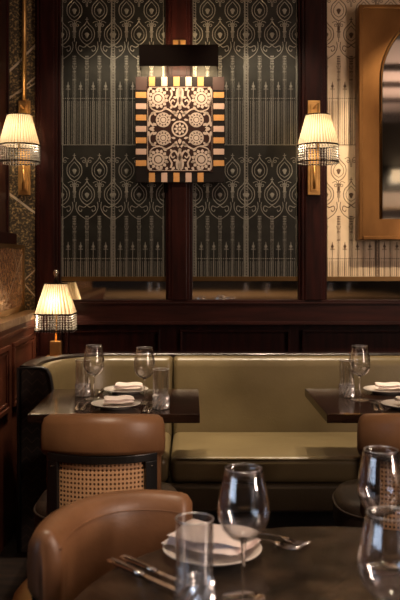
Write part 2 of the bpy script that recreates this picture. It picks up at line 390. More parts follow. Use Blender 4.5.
def embossed(name, label, x0px, x1px, starts, mats, bronze_bottom=True):
    """panel sheet with its pressed relief; pixel-like units are only a modelling grid of PXM metres"""
    x0, x1 = pl(x0px), pl(x1px); zt = TOPZ - .001; zb = pzz(281)
    m = MB(); m.box(x0, x1, W - .004, W + .019, zb, zt)
    y0 = W - .0042
    for sx in starts:
        for sy in (-172, -12, 148):
            for pts, w, h in TILE:
                P = []
                for (u, v) in pts: P.append((sx + u, sy + v))
                if len(P) == 2 and abs(P[0][0] - P[1][0]) < 1e-6:      # vertical: clamp
                    ya, yb = sorted((P[0][1], P[1][1])); ya = max(ya, -39); yb = min(yb, 280.3)
                    if yb <= ya: continue
                    P = [(P[0][0], ya), (P[0][0], yb)]
                run = []
                runs = []
                for p in P:
                    if x0px + .3 < p[0] < x1px - .3 and -39.5 < p[1] < 280.5 and sx - 1.3 < p[0] < sx + 51.4: run.append(p)
                    else:
                        if len(run) > 1: runs.append(run)
                        run = []
                if len(run) > 1: runs.append(run)
                for q in runs:
                    vs = []
                    n = len(q)
                    for k in range(n):
                        a = q[max(k - 1, 0)]; b = q[min(k + 1, n - 1)]
                        dx, dy = b[0] - a[0], b[1] - a[1]; l = sqrt(dx * dx + dy * dy) or 1
                        nx, ny = -dy / l * w, dx / l * w
                        X = (q[k][0] - VX) * PXM; Z = CH - (q[k][1] - VY) * PXM
                        NX, NZ = nx * PXM, -ny * PXM
                        vs += [(X - NX, y0, Z - NZ), (X - NX * .4, y0 - h * PXM * .8, Z - NZ * .4), (X + NX * .4, y0 - h * PXM * .8, Z + NZ * .4), (X + NX, y0, Z + NZ)]
                    fs = []
                    for k in range(n - 1):
                        o = 4 * k
                        for i in range(3): fs.append((o + i, o + i + 1, o + i + 5, o + i + 4))
                    fs += [(3, 2, 1, 0), (4 * n - 4, 4 * n - 3, 4 * n - 2, 4 * n - 1)]
                    m.add(vs, fs, 1)
    o = m.build(name, mats); tag(o, label, 'wall panel')
    m = MB(); m.box(x0, x1, W - .012, W + .018, pzz(281.2), pzz(276.5)); m.build('bottom_strip', bronze, o, bevel=.002)
    m = MB(); m.box(x0, x1, W - .003, W + .018, z_sill, pzz(281.4)); m.build('mirror_band', mirror, o)
    return o
embossed('embossed_panel', 'dark pewter embossed wall panel left of the floral picture', 61, 166.5, (61, 113), [pewter, pewter_line])
embossed('embossed_panel', 'dark pewter embossed wall panel right of the floral picture', 192.5, 298.5, (194, 246), [pewter, pewter_line])
embossed('embossed_panel', 'pale cream embossed wall panel behind the brass arched mirror', 325.5, 542, (325, 377, 429, 481), [cream, cream_line])

# ------------------------------------------------------------------ brass arched mirror
am = thing('arched_mirror', 'large patinated brass rectangular frame with an arched mirror, hung on cream panel', 'mirror')
dM = 4.60; sc = dM / F
def qx(px): return (px - VX) * sc
def qz(py): return CH - (py - VY) * sc
ox0, ox1, oz1, oz0 = qx(358.5), qx(543), qz(5), qz(240)
ccx, ccz, ra = qx(451), qz(80), 70 * sc; izb = qz(219)
m = MB(); inner = []; outer = []
na = 28
for k in range(na + 1):
    a = pi - pi * k / na; ix, iz = ccx + ra * cos(a), ccz + ra * sin(a); inner.append((ix, iz))
    t = 1e9
    dx, dz = cos(a), sin(a)
    cand = []
    if dx < -1e-6: cand.append((ox0 - ccx) / dx)
    if dx > 1e-6: cand.append((ox1 - ccx) / dx)
    if dz > 1e-6: cand.append((oz1 - ccz) / dz)
    t = min(cand); outer.append((ccx + dx * t, ccz + dz * t))
inner = [(ccx - ra, izb)] + inner + [(ccx + ra, izb)]; outer = [(ox0, oz0)] + outer + [(ox1, oz0)]
n = len(inner); yf, yb_ = dM, W - .0086
vs = [(x, yf, z) for x, z in outer] + [(x, yf, z) for x, z in inner] + [(x, yb_, z) for x, z in outer] + [(x, yb_, z) for x, z in inner]
fs = []
for i in range(n):
    j = (i + 1) % n
    fs += [(i, j, n + j, n + i), (2 * n + i, 3 * n + i, 3 * n + j, 2 * n + j), (i, 2 * n + i, 2 * n + j, j), (n + i, n + j, 3 * n + j, 3 * n + i)]
m.add(vs, fs); m.build('frame', brass_pat, am)
m = MB(); e = .022                                    # raised outer border
m.box(ox0, ox0 + e, yf - .012, yf, oz0, oz1); m.box(ox1 - e, ox1, yf - .012, yf, oz0, oz1)
m.box(ox0 + e, ox1 - e, yf - .012, yf, oz1 - e, oz1); m.box(ox0 + e, ox1 - e, yf - .012, yf, oz0, oz0 + e)
m.build('outer_border', brass_pat, am, bevel=.004)
m = MB()
pth = [(x, yf - .001, z) for x, z in inner]; m.tube(pth, .009, 6); m.build('inner_bead', brass_pat, am)
m = MB(); pr = [(x, z) for x, z in inner]
m.prism(pr, yf + .03, yf + .034, axis=1); m.build('glass', mirror, am)

# ------------------------------------------------------------------ floral inlay picture
ar = thing('inlay_picture', 'square dark picture with white floral inlay and striped amber and bone block border', 'picture')
dA = 4.62; sa = dA / F
def ax(px): return (px - VX) * sa
def az(py): return CH - (py - VY) * sa
m = MB(); m.box(ax(135.5), ax(224.5), dA, W - .0585, az(182.5), az(76.5)); m.build('board', ebony, ar, bevel=.003)
m = MB()
def abox(mb, x0, x1, y0, y1, dep, mi=0): mb.box(ax(x0), ax(x1), dA - dep, dA, az(y1), az(y0), mi)
bl = MB()
for k, cx in enumerate((152, 164.3, 176.5, 188.6, 200.6)):
    for (ya, yb2) in ((77, 86), (172.8, 182.2)):
        b = MB(); abox(b, cx - 3, cx + 3, ya, yb2, .003); b.build('inlay_block', amber if k % 2 == 0 else bone, ar, bevel=.001)
for k, cy in enumerate((95, 106.3, 117.7, 129, 140.4, 151.7, 163.2)):
    for (xa, xb) in ((135.8, 146.4), (213.4, 224.2)):
        b = MB(); abox(b, xa, xb, cy - 2.9, cy + 2.9, .003); b.build('inlay_block', amber if k % 2 == 0 else bone, ar, bevel=.001)
for (xa, xb) in ((135.8, 147), (212.8, 224.2)):
    b = MB(); abox(b, xa, xb, 77, 90, .002); b.build('corner_block', corner, ar)
b = MB(); abox(b, 146.6, 213, 86.5, 172, .004); b.build('ground_panel', artbrown, ar)
# floral inlay, mirrored about both middle lines
fm = MB(); FX, FZ = 179.8, 129.0; yi = dA - .0042
def fpoly(pts):
    mu = sum(p[0] for p in pts) / len(pts); mv = sum(p[1] for p in pts) / len(pts)
    for sx in ((-1, 1) if mu > .35 else (1,)):
        for sy in ((-1, 1) if mv > .35 else (1,)):
            q = [(ax(FX + sx * u), az(FZ + sy * v)) for u, v in pts]
            if sx * sy < 0: q = q[::-1]
            n = len(q)
            c = (sum(p[0] for p in q) / n, sum(p[1] for p in q) / n)
            fm.add([(x, yi - .0012, z) for x, z in q] + [(c[0], yi - .0012, c[1])] + [(x, yi, z) for x, z in q], [(i, (i + 1) % n, n) for i in range(n)] + [(i, n + 1 + i, n + 1 + (i + 1) % n, (i + 1) % n) for i in range(n)])
def fring(cx, cy, r0, r1, n=20):
    for k in range(n):
        a, b2 = 2 * pi * k / n, 2 * pi * (k + 1) / n
        fpoly([(cx + r0 * cos(a), cy + r0 * sin(a)), (cx + r1 * cos(a), cy + r1 * sin(a)), (cx + r1 * cos(b2), cy + r1 * sin(b2)), (cx + r0 * cos(b2), cy + r0 * sin(b2))])
def fdisc(cx, cy, r, n=14): fpoly([(cx + r * cos(2 * pi * k / n), cy + r * sin(2 * pi * k / n)) for k in range(n)])
def fleaf(x, y, a, l, w):
    P = [(0, 0), (.3, -.5), (.6, -.45), (1, 0), (.6, .45), (.3, .5)]
    fpoly([(x + l * u * cos(a) - w * v * sin(a), y + l * u * sin(a) + w * v * cos(a)) for u, v in P])
def fscroll(pts, w):
    q = smooth_pts(pts, 5); n = len(q)
    for k in range(n - 1):
        (x0, y0), (x1, y1) = q[k], q[k + 1]; dx, dy = x1 - x0, y1 - y0; l = sqrt(dx * dx + dy * dy) or 1
        t = w * (1 - .6 * k / n) / 2; nx, ny = -dy / l * t, dx / l * t
        fpoly([(x0 + nx, y0 + ny), (x0 - nx, y0 - ny), (x1 - nx, y1 - ny), (x1 + nx, y1 + ny)])
# corner sunflower
def flower(cx, cy, r, pet):
    fdisc(cx, cy, r * .36); fring(cx, cy, r * .46, r * .68, 18)
    for k in range(pet):
        a = 2 * pi * k / pet; fleaf(cx + r * .68 * cos(a), cy + r * .68 * sin(a), a, r * .42, r * .36)
flower(21.5, 30.5, 9.5, 13)
flower(16.5, 9.0, 6.6, 11); fring(16.5, 9.0, 6.2, 7.4, 24)
def center_rosette():
    global fpoly
    keep = fpoly
    def fpoly(pts):
        q = [(ax(FX + u), az(FZ + v)) for u, v in pts]; n = len(q); c = (sum(p[0] for p in q) / n, sum(p[1] for p in q) / n)
        fm.add([(x, yi - .0012, z) for x, z in q] + [(c[0], yi - .0012, c[1])], [(i, (i + 1) % n, n) for i in range(n)])
    fring(0, 0, 6.6, 8.2, 28)
    for k in range(8):
        a = 2 * pi * k / 8; fleaf(2.0 * cos(a), 2.0 * sin(a), a, 4.2, 2.5)
    fdisc(0, 0, 1.4)
    fpoly = keep
center_rosette()
fscroll([(2, 40), (3, 34), (1.5, 28), (5, 22), (9, 25), (7, 29), (5, 27)], 2.4)
fscroll([(1, 18), (5, 15), (9, 18), (14, 20), (20, 17.5), (28, 20), (30.5, 26)], 2.0)
fscroll([(26, 3), (30, 7), (29.5, 13), (25, 16.5), (20, 17)], 2.0)
fscroll([(9, 39), (8, 34), (10.5, 29), (9, 25)], 2.0)
fscroll([(30.5, 40), (31.5, 32), (29.5, 24)], 1.4)
fscroll([(1.2, 41), (1.2, 20)], 1.6)
for (x, y, a, l, w) in ((3, 12, 1.2, 6, 3.2), (3.5, 16, .3, 5, 2.6), (9.5, 20, 2.1, 5, 2.4), (13, 22, -.6, 5, 2.6), (23, 3.2, .6, 5, 2.6), (25, 1.5, -.2, 6, 2.2), (12, 38, 1.0, 4.5, 2.6),
                        (5, 38, .8, 5, 2.6), (3, 31, .2, 4, 2.4), (29, 14, 2.4, 5, 2.6), (23.5, 13, .9, 4.5, 2.2), (4, 9.5, -.2, 5, 2.2), (28.5, 21, 1.2, 5, 2.4), (8.5, 14, -.7, 4, 2.0), (0, 9.5, pi / 2, 6, 3.6), (0, 19, pi / 2, 6, 3.4), (0, 32, pi / 2, 8, 3.0),
                        (14, 27, .9, 3.4, 2), (11, 33, .1, 3.5, 2), (28, 39, .9, 4, 2.4), (31, 2, pi / 2, 6, 2.6), (17, 40, .1, 6, 1.8)):
    fleaf(x, y, a, l, w)
fo = fm.build('floral_inlay', ivory, ar)
m = MB(); rr = []
for (cx, cy, a0) in ((32.2 - 4, 41.6 - 4, 0), (-28.2, 37.6, pi / 2), (-28.2, -37.6, pi), (28.2, -37.6, 3 * pi / 2)):
    for k in range(5):
        a = a0 + pi / 2 * k / 4; rr.append((cx + 4 * cos(a), cy + 4 * sin(a)))
rr.append(rr[0])
m.tube([(ax(FX + u), yi, az(FZ + v)) for u, v in rr], .0016, 4); m.build('inlay_border', ivory, ar)

# ------------------------------------------------------------------ picture light
plt = thing('picture_light', 'wide dark bronze picture light mounted above the floral picture', 'picture light')
dL = 4.44; sl = dL / F
lx = lambda p: (p - VX) * sl
lz = lambda p: CH - (p - VY) * sl
X0, X1, Z0, Z1 = lx(139), lx(218.5), lz(66), lz(44.5)
m = MB(); m.box(X0, X1, dL, dL + .006, Z0, Z1); m.box(X0, X1, dL + .006, dL + .055, Z1 - .006, Z1)
m.box(X0, X0 + .006, dL + .006, dL + .10, Z0, Z1 - .006); m.box(X1 - .006, X1, dL + .006, dL + .10, Z0, Z1 - .006)
m.build('shade', bronzelamp, plt)
m = MB(); m.tube([(X0 + .012, dL + .045, Z0 + .055), (X1 - .012, dL + .045, Z0 + .055)], .010, 10); m.build('lamp_tube', tubem, plt)
m = MB(); xc = (X0 + X1) / 2 ; m.tube([(xc, W - .066, Z1 + .045), (xc, W - .12, Z1 + .05), (xc, dL + .09, Z1 + .02), (xc, dL + .05, Z1 - .004)], .008, 8)
m.build('arm', brass, plt)
m = MB(); m.box(xc - .035, xc + .035, W - .070, W - .0585, Z1 + .015, Z1 + .075); m.build('wall_plate', brass, plt, bevel=.003)

# ------------------------------------------------------------------ sconces
def build_shade(parent, rt, rb, zt, zb, zf, n_str=42, square=False):
    """pleated shade with fringe: zt top, zb bottom of silk, zf bottom of the fringe"""
    def ring(r, z, k, N):
        a = 2 * pi * k / N
        if not square: return (r * cos(a), r * sin(a), z)
        c, s_ = cos(a), sin(a); p = 10
        q = (abs(c) ** p + abs(s_) ** p) ** (-1 / p); return (r * q * c, r * q * s_, z)
    m = MB(); N = 160; rings = []
    for t in (0, .25, .5, .75, 1):
        r = rt + (rb - rt) * t; z = zt + (zb - zt) * t
        rings.append([ring(r + (.0028 if k % 4 < 2 else -.0028) * (.6 + .5 * t), z, k, N) for k in range(N)])
    m.loft(rings, caps=False, smooth=False)
    for q, f in enumerate(m.f):
        if f[0] % N % 4 in (2, 3): m.mi[q] = 1              # the folded-under strip of each pleat is double cloth
    m.build('lamp_shade', [silk, silk_fold], parent)
    for nm, r, z, w in (('top_ring', rt, zt, .003), ('middle_ring', rb + .002, zb, .0045), ('fringe_ring', rb + .002, zf + .009, .0035)):
        m = MB(); m.tube([ring(r, z, k, 48) for k in range(49)], w, 6, caps=False); m.build(nm, bronzelamp, parent)
    m = MB(); nb = 7
    for k in range(n_str):
        x, y, _ = ring(rb, 0, k, n_str)
        for j in range(nb):
            z = zb - .005 - (zb - zf - .005) * (j + .5) / nb; b = .0052; h = (zb - zf) / nb * .50
            m.add([(x + b, y, z), (x, y + b, z), (x - b, y, z), (x, y - b, z), (x, y, z + h), (x, y, z - h)],
                  [(0, 1, 4), (1, 2, 4), (2, 3, 4), (3, 0, 4), (1, 0, 5), (2, 1, 5), (3, 2, 5), (0, 3, 5)])
    o = m.build('bead_fringe', beadm, parent); o['kind'] = 'stuff'
    m = MB()
    for a in (0, 2 * pi / 3, 4 * pi / 3): m.tube([(0, 0, zt - .004), (rt * cos(a) * .98, rt * sin(a) * .98, zt - .004)], .0015, 5)
    m.build('shade_spider', brass_old, parent)
def lamp_light(parent_name, loc, energy):
    l = bpy.data.lights.new(parent_name, 'POINT'); l.energy = energy; l.color = (1, .77, .52); l.shadow_soft_size = .03
    o = bpy.data.objects.new(parent_name, l); COL.objects.link(o); o.location = loc; return o
def sconce(label, cx, cy, pcx, rod):
    s = thing('wall_sconce', label, 'wall lamp', (cx, cy, 0), 0, 'pleated sconces on the back wall')
    zt, zb, zf = PZ(115.3, cy), PZ(145.5, cy), PZ(164, cy)
    build_shade(s, .064, .108, zt, zb, zf)
    dx = pcx - cx; dw = W - cy
    wy = dw - rod
    m = MB(); m.box(dx - .034, dx + .034, wy - .02, wy, PZ(195.3, cy + wy), PZ(101, cy + wy)); m.build('back_plate', brass, s, bevel=.003)
    m = MB(); m.box(dx - .02, dx + .02, wy - .03, wy - .02, PZ(191.5, cy + wy), PZ(104.5, cy + wy)); m.build('inner_plate', brass, s, bevel=.003)
    m = MB(); za = PZ(109, cy + wy)
    m.tube([(dx, wy - .03, za), (dx * .5, wy * .5, za + .0), (0, 0, za + .0), (0, 0, zb - .02)], .006, 8); m.build('arm', brass, s)
    m = MB(); m.tube([(dx, wy - .035, pzz(190)), (dx, wy - .035, pzz(165))], .007, 8); m.build('rod', brass, s)
    m = MB(); m.lathe([(.0, .045), (.012, .04), (.018, .015), (.012, -.012), (.007, -.03), (0, -.03)], (0, 0, (zt + zb) / 2), 12); m.build('bulb', bulbm, s)
    lamp_light('sconce_light', (cx, cy - .0, (zt + zb) / 2 - .02), LE)
    return s
LE = 4.2
sR = sconce('pleated ivory wall sconce with beaded fringe between dark and cream panels', PX(318, 4.476), 4.476, pl(312), .059)
xl, yl = PX(19.3, 4.53), 4.53
sL = sconce('pleated ivory wall sconce hanging from a brass rod on the tarnished mirror strip', xl, yl, pl(25), .0065)
m = MB(); m.tube([(pl(25) - xl, W - .0235 - yl, pzz(101)), (pl(25) - xl, W - .0235 - yl, CEIL - .002)], .0125, 8); m.build('hanging_rod', brass, sL)

# table lamp behind the banquette corner
ld = 4.53
tl = thing('table_lamp', 'square pleated table lamp with beaded fringe on the shelf behind the banquette', 'table lamp', (PX(56, ld), ld, .795))
zt, zb, zf = [PZ(p, ld) - .795 for p in (283.5, 313.5, 331.5)]
build_shade(tl, .053, .100, zt, zb, zf, 48, True)
m = MB(); zt_b = PZ(341, ld) - .795
m.box(-.029, .029, -.029, .029, .012, zt_b); m.build('base_block', brass, tl, bevel=.003)
m = MB(); m.box(-.055, .055, -.055, .055, 0, .012); m.build('foot', brass, tl, bevel=.003)
m = MB(); m.tube([(0, 0, zt_b), (0, 0, zt + .02)], .006, 8); m.build('stem', brass, tl)
m = MB(); m.lathe([(.0, .0), (.009, .0), (.008, .035), (.014, .045), (.017, .056), (.013, .070), (0, .072)], (0, 0, zt + .002), 12); m.build('finial', steel, tl)
m = MB(); m.lathe([(.0, .04), (.012, .035), (.018, .01), (.012, -.017), (.007, -.03), (0, -.03)], (.018, 0, (zt + zb) / 2 - .01), 12); m.build('bulb', bulbm, tl)
m = MB(); m.lathe([(0, 0), (.055, 0), (.056, .0015), (0, .0015)], (0, 0, zt - .001), 4, rf=lambda a, i, z: 1.35); m.build('shade_cap', bronzelamp, tl)
lamp_light('table_lamp_light', (PX(56, ld), ld - .02, .795 + zb + .05), 3.9)

# ------------------------------------------------------------------ banquette
bq = thing('banquette', 'long olive green leather banquette curving forward at its left end', 'banquette', (0, 0, 0))
BY = 4.27; BX = -.36; BR = .35; BE = 3.785; XEND = 3.2
def path_pts(x_from, x_to, n=24):
    """centre line from right to left round the curve; list of (point, inward normal)"""
    out = []
    return out
def arcpts(a0, a1, n):      # a: 90deg = straight back, 180deg = left end
    return [((BX + BR * cos(a), BY - BR + BR * sin(a)), (-cos(a), -sin(a))) for a in [a0 + (a1 - a0) * k / n for k in range(n + 1)]]
full = [((XEND, BY), (0, -1)), ((BX + .6, BY), (0, -1))] + arcpts(pi / 2, pi, 20) + [((BX - BR, BE + .006), (1, 0))]
def sweep(mb, path, prof, mi=0, ends=0, smooth=True):
    rings = []
    K = len(path)
    L = [0]
    for k in range(1, K): L.append(L[-1] + (Vector(path[k][0]) - Vector(path[k - 1][0])).length)
    for k, ((x, y), (nx, ny)) in enumerate(path):
        e = min(L[k], L[-1] - L[k]); s_ = 1
        if ends: s_ = 1 if e >= ends else sqrt(max(0, 1 - (1 - e / ends) ** 2)) * .35 + .65
        rings.append([(x + nx * (u if u <= .001 else .001 + (u - .001) * s_), y + ny * (u if u <= .001 else .001 + (u - .001) * s_), z - (1 - s_) * .03 * (z > .7)) for u, z in prof])
    mb.loft(rings, mi, smooth)
m = MB(); sweep(m, full, [(-.077, 0), (-.077, .842), (-.072, .85), (-.004, .85), (.0, .846), (.0, .05), (-.02, 0)], smooth=False)
m.build('wood_shell', blackish, bq)
padprof = [(.0, .836), (.02, .842), (.045, .837), (.062, .820), (.070, .79), (.085, .68), (.105, .55), (.13, .46), (.135, .38), (.0, .38)]
def resample(path, step=.03):
    out = []
    for k in range(len(path) - 1):
        (a, na), (b, nb) = path[k], path[k + 1]; l = (Vector(b) - Vector(a)).length; n = max(1, int(l / step))
        for i in range(n):
            t = i / n; nn = Vector(na).lerp(Vector(nb), t).normalized(); out.append((tuple(Vector(a).lerp(Vector(b), t)), tuple(nn)))
    out.append(path[-1]); return out
XS = -.098
curve_sec = [((XS, BY), (0, -1))] + arcpts(pi / 2, pi, 20) + [((BX - BR, BE + .02), (1, 0))]
for pth in (resample(curve_sec, .012), resample([((1.32, BY), (0, -1)), ((XS + .004, BY), (0, -1))], .012), resample([((2.75, BY), (0, -1)), ((1.324, BY), (0, -1))], .012)):
    m = MB(); sweep(m, pth, padprof, ends=.022); m.build('back_cushion', olive, bq)
# herringbone end panel with black edge
m = MB(); endp = [(-.073, .01), (-.073, .842), (.030, .842), (.052, .832), (.064, .81), (.072, .77), (.084, .68), (.10, .55), (.11, .4), (.11, .01)]
m.prism([(BX - BR + u, z) for u, z in endp], BE - .012, BE + .006, axis=1); m.build('end_panel', herring, bq)
m = MB(); m.tube([(BX - BR + u, BE - .012, z) for u, z in endp[0:]], .011, 8); m.build('end_edging', black, bq)
def rbox(mb, x0, x1, y0, y1, z0, z1, r, crown=0, n=5, N=10, mi=0):
    """soft cushion block: rounded in every direction"""
    rings = []
    prof = []
    for k in range(n + 1):
        a = pi / 2 * k / n; prof.append((r * (1 - sin(a)), r * (1 - cos(a))))    # inset, depth from bottom
    zs = [(r * (1 - sin(pi / 2 * k / n)), z0 + r * (1 - cos(pi / 2 * k / n))) for k in range(n + 1)]
    zs += [(r * (1 - cos(pi / 2 * k / n)), z1 - r + r * sin(pi / 2 * k / n)) for k in range(n + 1)]
    for ins, z in zs:
        ring = []
        rc = max(r - ins, .004) + .0
        for (cx, cy, a0) in ((x1 - ins - rc, y1 - ins - rc, 0), (x0 + ins + rc, y1 - ins - rc, pi / 2), (x0 + ins + rc, y0 + ins + rc, pi), (x1 - ins - rc, y0 + ins + rc, 3 * pi / 2)):
            for k in range(5):
                a = a0 + pi / 2 * k / 4; ring.append((cx + rc * cos(a), cy + rc * sin(a), z))
        rings.append(ring)
    mb.loft(rings, mi, True, caps=False)
    b = rings[0]; mb.add(b, [tuple(reversed(range(len(b))))], mi)
    t = rings[-1]; cx, cy = (x0 + x1) / 2, (y0 + y1) / 2
    K = 6; inner_r = [t]
    for k in range(1, K):
        s_ = 1 - k / K; inner_r.append([(cx + (p[0] - cx) * s_, cy + (p[1] - cy) * s_, z1 + crown * (1 - s_ * s_)) for p in t])
    mb.loft(inner_r, mi, True, caps=False); mb.add(inner_r[-1], [tuple(range(len(t)))], mi)
SF = 3.60
for x0, x1 in ((-.615, XS - .004), (XS + .004, 1.318), (1.326, 2.75)):
    m = MB(); rbox(m, x0, x1, SF, BY - .115, .362, .478, .032, .012); sc_ = m.build('seat_cushion', olive, bq)
    m = MB(); m.tube([(x0 + .03, SF + .007, .468), (x1 - .03, SF + .007, .468)], .006, 8); m.build('piping', olive, sc_)
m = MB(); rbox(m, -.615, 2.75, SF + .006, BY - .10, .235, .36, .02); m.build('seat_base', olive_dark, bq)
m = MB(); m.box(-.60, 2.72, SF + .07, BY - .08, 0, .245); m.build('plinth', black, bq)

# ------------------------------------------------------------------ tables
TZ = .75
def cafe_table(label, x0, x1, y0, y1):
    t = thing('dining_table', label, 'table', ((x0 + x1) / 2, (y0 + y1) / 2, 0))
    w, d = (x1 - x0) / 2, (y1 - y0) / 2
    m = MB(); m.box(-w, w, -d, d, TZ - .035, TZ); m.build('tabletop', tablewood, t, bevel=.003)
    m = MB(); m.tube([(0, 0, .03), (0, 0, TZ - .05)], .035, 16); m.build('pedestal', iron, t)
    m = MB(); m.box(-.2, .2, -.2, .2, 0, .018); m.build('foot_plate', iron, t, bevel=.006)
    m = MB(); m.box(-.14, .14, -.14, .14, TZ - .05, TZ - .0352); m.build('top_bracket', iron, t, bevel=.004)
    return t
cafe_table('small dark wooden rectangular table set for two before the curved banquette end', -.622, .03, 3.15, 3.755)
cafe_table('dark wooden rectangular table at the right edge, its left corner pointing into view', .51, 1.17, 3.15, 3.77)
RC = (.283, 1.335); RR = .505
rt = thing('round_table', 'dark brown round wooden table in the foreground with worn matt top', 'table', (RC[0], RC[1], 0))
m = MB(); m.lathe([(0, TZ - .038), (RR - .012, TZ - .038), (RR - .003, TZ - .030), (RR, TZ - .019), (RR - .002, TZ - .006), (RR - .008, TZ), (0, TZ)], n=96); m.build('tabletop', roundwood, rt)
m = MB(); m.lathe([(0, 0), (.24, 0), (.24, .012), (.06, .035), (.045, .06), (.045, TZ - .06), (.12, TZ - .0385), (0, TZ - .0385)], n=32); m.build('pedestal', iron, rt)

# ------------------------------------------------------------------ chairs
def make_chair():
    c = thing('dining_chair', 'x', 'chair', group='tan leather dining chairs')
    AC = .02; AR = .254; TH = R(50)
    def pt(r, a, z): return (r * sin(a), AC - r * cos(a), z)
    # padded leather back (local +y is the way the sitter faces)
    prof = [(-.030, .46), (-.036, .60), (-.040, .74), (-.037, .795), (-.022, .824), (-.002, .832), (.018, .824), (.029, .80), (.032, .76), (.031, .715), (.024, .700), (.004, .697), (.000, .66), (.000, .46)]
    m = MB(); rings = []; n = 40
    for k in range(n + 1):
        t = -1 + 2 * k / n; a = TH * t; e = 1 - abs(t)
        s_ = sqrt(max(.0, 1 - max(0, 1 - e / .10) ** 2)) * .75 + .25 if e < .10 else 1
        dip = .020 * t * t + (1 - s_) * .022
        rings.append([pt(AR - .002 + (u + .002) * s_, a, z - dip * max(0, (z - .46) / .37)) for u, z in prof])
    m.loft(rings); bk = m.build('backrest', tan, c)
    m = MB()
    m.tube([pt(AR - .0365, TH * (-.96 + 1.92 * k / 30), .795 - .020 * (-.96 + 1.92 * k / 30) ** 2) for k in range(31)], .0016, 6); m.build('piping', tan, bk)
    # curved black frame behind
    def bar(mb, a0, a1, z0, z1, r0=AR + .004, r1=AR + .030, n=14):
        rg = []
        for k in range(n + 1):
            a = a0 + (a1 - a0) * k / n; rg.append([pt(r0, a, z0), pt(r1, a, z0), pt(r1, a, z1), pt(r0, a, z1)])
        mb.loft(rg, smooth=False)
    A = R(40); A2 = R(31)
    m = MB(); bar(m, -A, A, .672, .697); m.build('back_rail', black, c, bevel=.002)
    m = MB(); bar(m, -A2 + .01, A2 - .01, .385, .42, n=10); m.build('back_rail', black, c, bevel=.002)
    for s_ in (-1, 1):
        m = MB(); a0, a1 = sorted((s_ * A, s_ * A2)); bar(m, a0, a1, .30, .6715, n=3); p = m.build('back_post', black, c, bevel=.002)
        m = MB(); q = pt(AR + .0305, s_ * R(35.5), .655); m.lathe([(0, 0), (.005, 0), (.005, .002), (0, .002)], q, 10); m.build('screw', steel, p)
    # woven cane with real holes
    m = MB(); nu, nv = 22, 17; rC = AR + .016
    za, zb2 = .42, .672
    for i in range(nu):
        for j in range(nv):
            u0, u1 = -A2 + 2 * A2 * i / nu, -A2 + 2 * A2 * (i + 1) / nu; v0, v1 = za + (zb2 - za) * j / nv, za + (zb2 - za) * (j + 1) / nv
            uc, vc, hu, hv = (u0 + u1) / 2, (v0 + v1) / 2, (u1 - u0) / 2, (v1 - v0) / 2
            o8 = [(-1, -1), (0, -1), (1, -1), (1, 0), (1, 1), (0, 1), (-1, 1), (-1, 0)]
            vs = [pt(rC, uc + hu * a, vc + hv * b) for a, b in o8] + [pt(rC, uc + hu * .56 * a * (.78 if a * b else 1), vc + hv * .56 * b * (.78 if a * b else 1)) for a, b in o8]
            m.add(vs, [(k, (k + 1) % 8, 8 + (k + 1) % 8, 8 + k) for k in range(8)])
    m.build('cane_panel', cane, c)
    # seat
    m = MB()
    def ring(f, z, dy=0):
        out = []
        for k in range(48):
            a = 2 * pi * k / 48; cc, ss = cos(a), sin(a); p = 2.7; q = (abs(cc) ** p + abs(ss) ** p) ** (-1 / p)
            out.append((.257 * f * q * cc, .02 + (.25 if ss > 0 else .215) * f * q * ss, z))
        return out
    m.loft([ring(.90, .365), ring(.97, .372), ring(1, .395), ring(1.0, .45), ring(.985, .475), ring(.94, .492), ring(.85, .501), ring(.6, .508), ring(.3, .511), ring(.02, .512)]); st = m.build('seat', seatleather, c)
    m = MB(); m.tube(ring(1.0, .462) + [ring(1.0, .462)[0]], .0045, 6, caps=False); m.build('piping', seatleather, st)
    m = MB(); m.loft([ring(.84, .33), ring(.86, .3655)], smooth=False); m.build('seat_frame', black, c)
    for sx in (-1, 1):
        m = MB(); m.tube([(sx * .19, .19, .335), (sx * .205, .215, 0)], [.02, .012], 10); m.build('leg', black, c)
        m = MB(); m.tube([(sx * .165, -.12, .335), (sx * .185, -.24, 0)], [.02, .012], 10); m.build('leg', black, c)
    return c
CHR = Placer(make_chair())
CHR('tan leather chair with cane back drawn up to the left rectangular table', (-.297, 2.955, 0))
CHR('tan leather chair cut by the right edge, before the right rectangular table', (.768, 2.96, 0), R(-2))
CHR('foreground tan leather chair facing right, drawn up to the round table', (-.050, 1.665, 0), R(-137)).scale = (1.04, 1, .985)
# stool peeking out behind the foreground chair
st = thing('round_stool', 'golden tan leather round stool behind the foreground chair at bottom left', 'stool', (-.262, 2.17, 0))
m = MB(); m.lathe([(0, .40), (.17, .40), (.192, .412), (.203, .44), (.200, .468), (.184, .487), (.15, .496), (0, .50)], n=48); m.build('seat', gold_leather, st)
m = MB(); m.tube([(.2035 * cos(a), .2035 * sin(a), .448) for a in [2 * pi * k / 48 for k in range(49)]], .004, 6, caps=False); m.build('piping', gold_leather, st)
for k in range(4):
    a = pi / 4 + pi / 2 * k; m = MB(); m.tube([(.13 * cos(a), .13 * sin(a), .402), (.155 * cos(a), .155 * sin(a), 0)], [.017, .011], 10); m.build('leg', black, st)

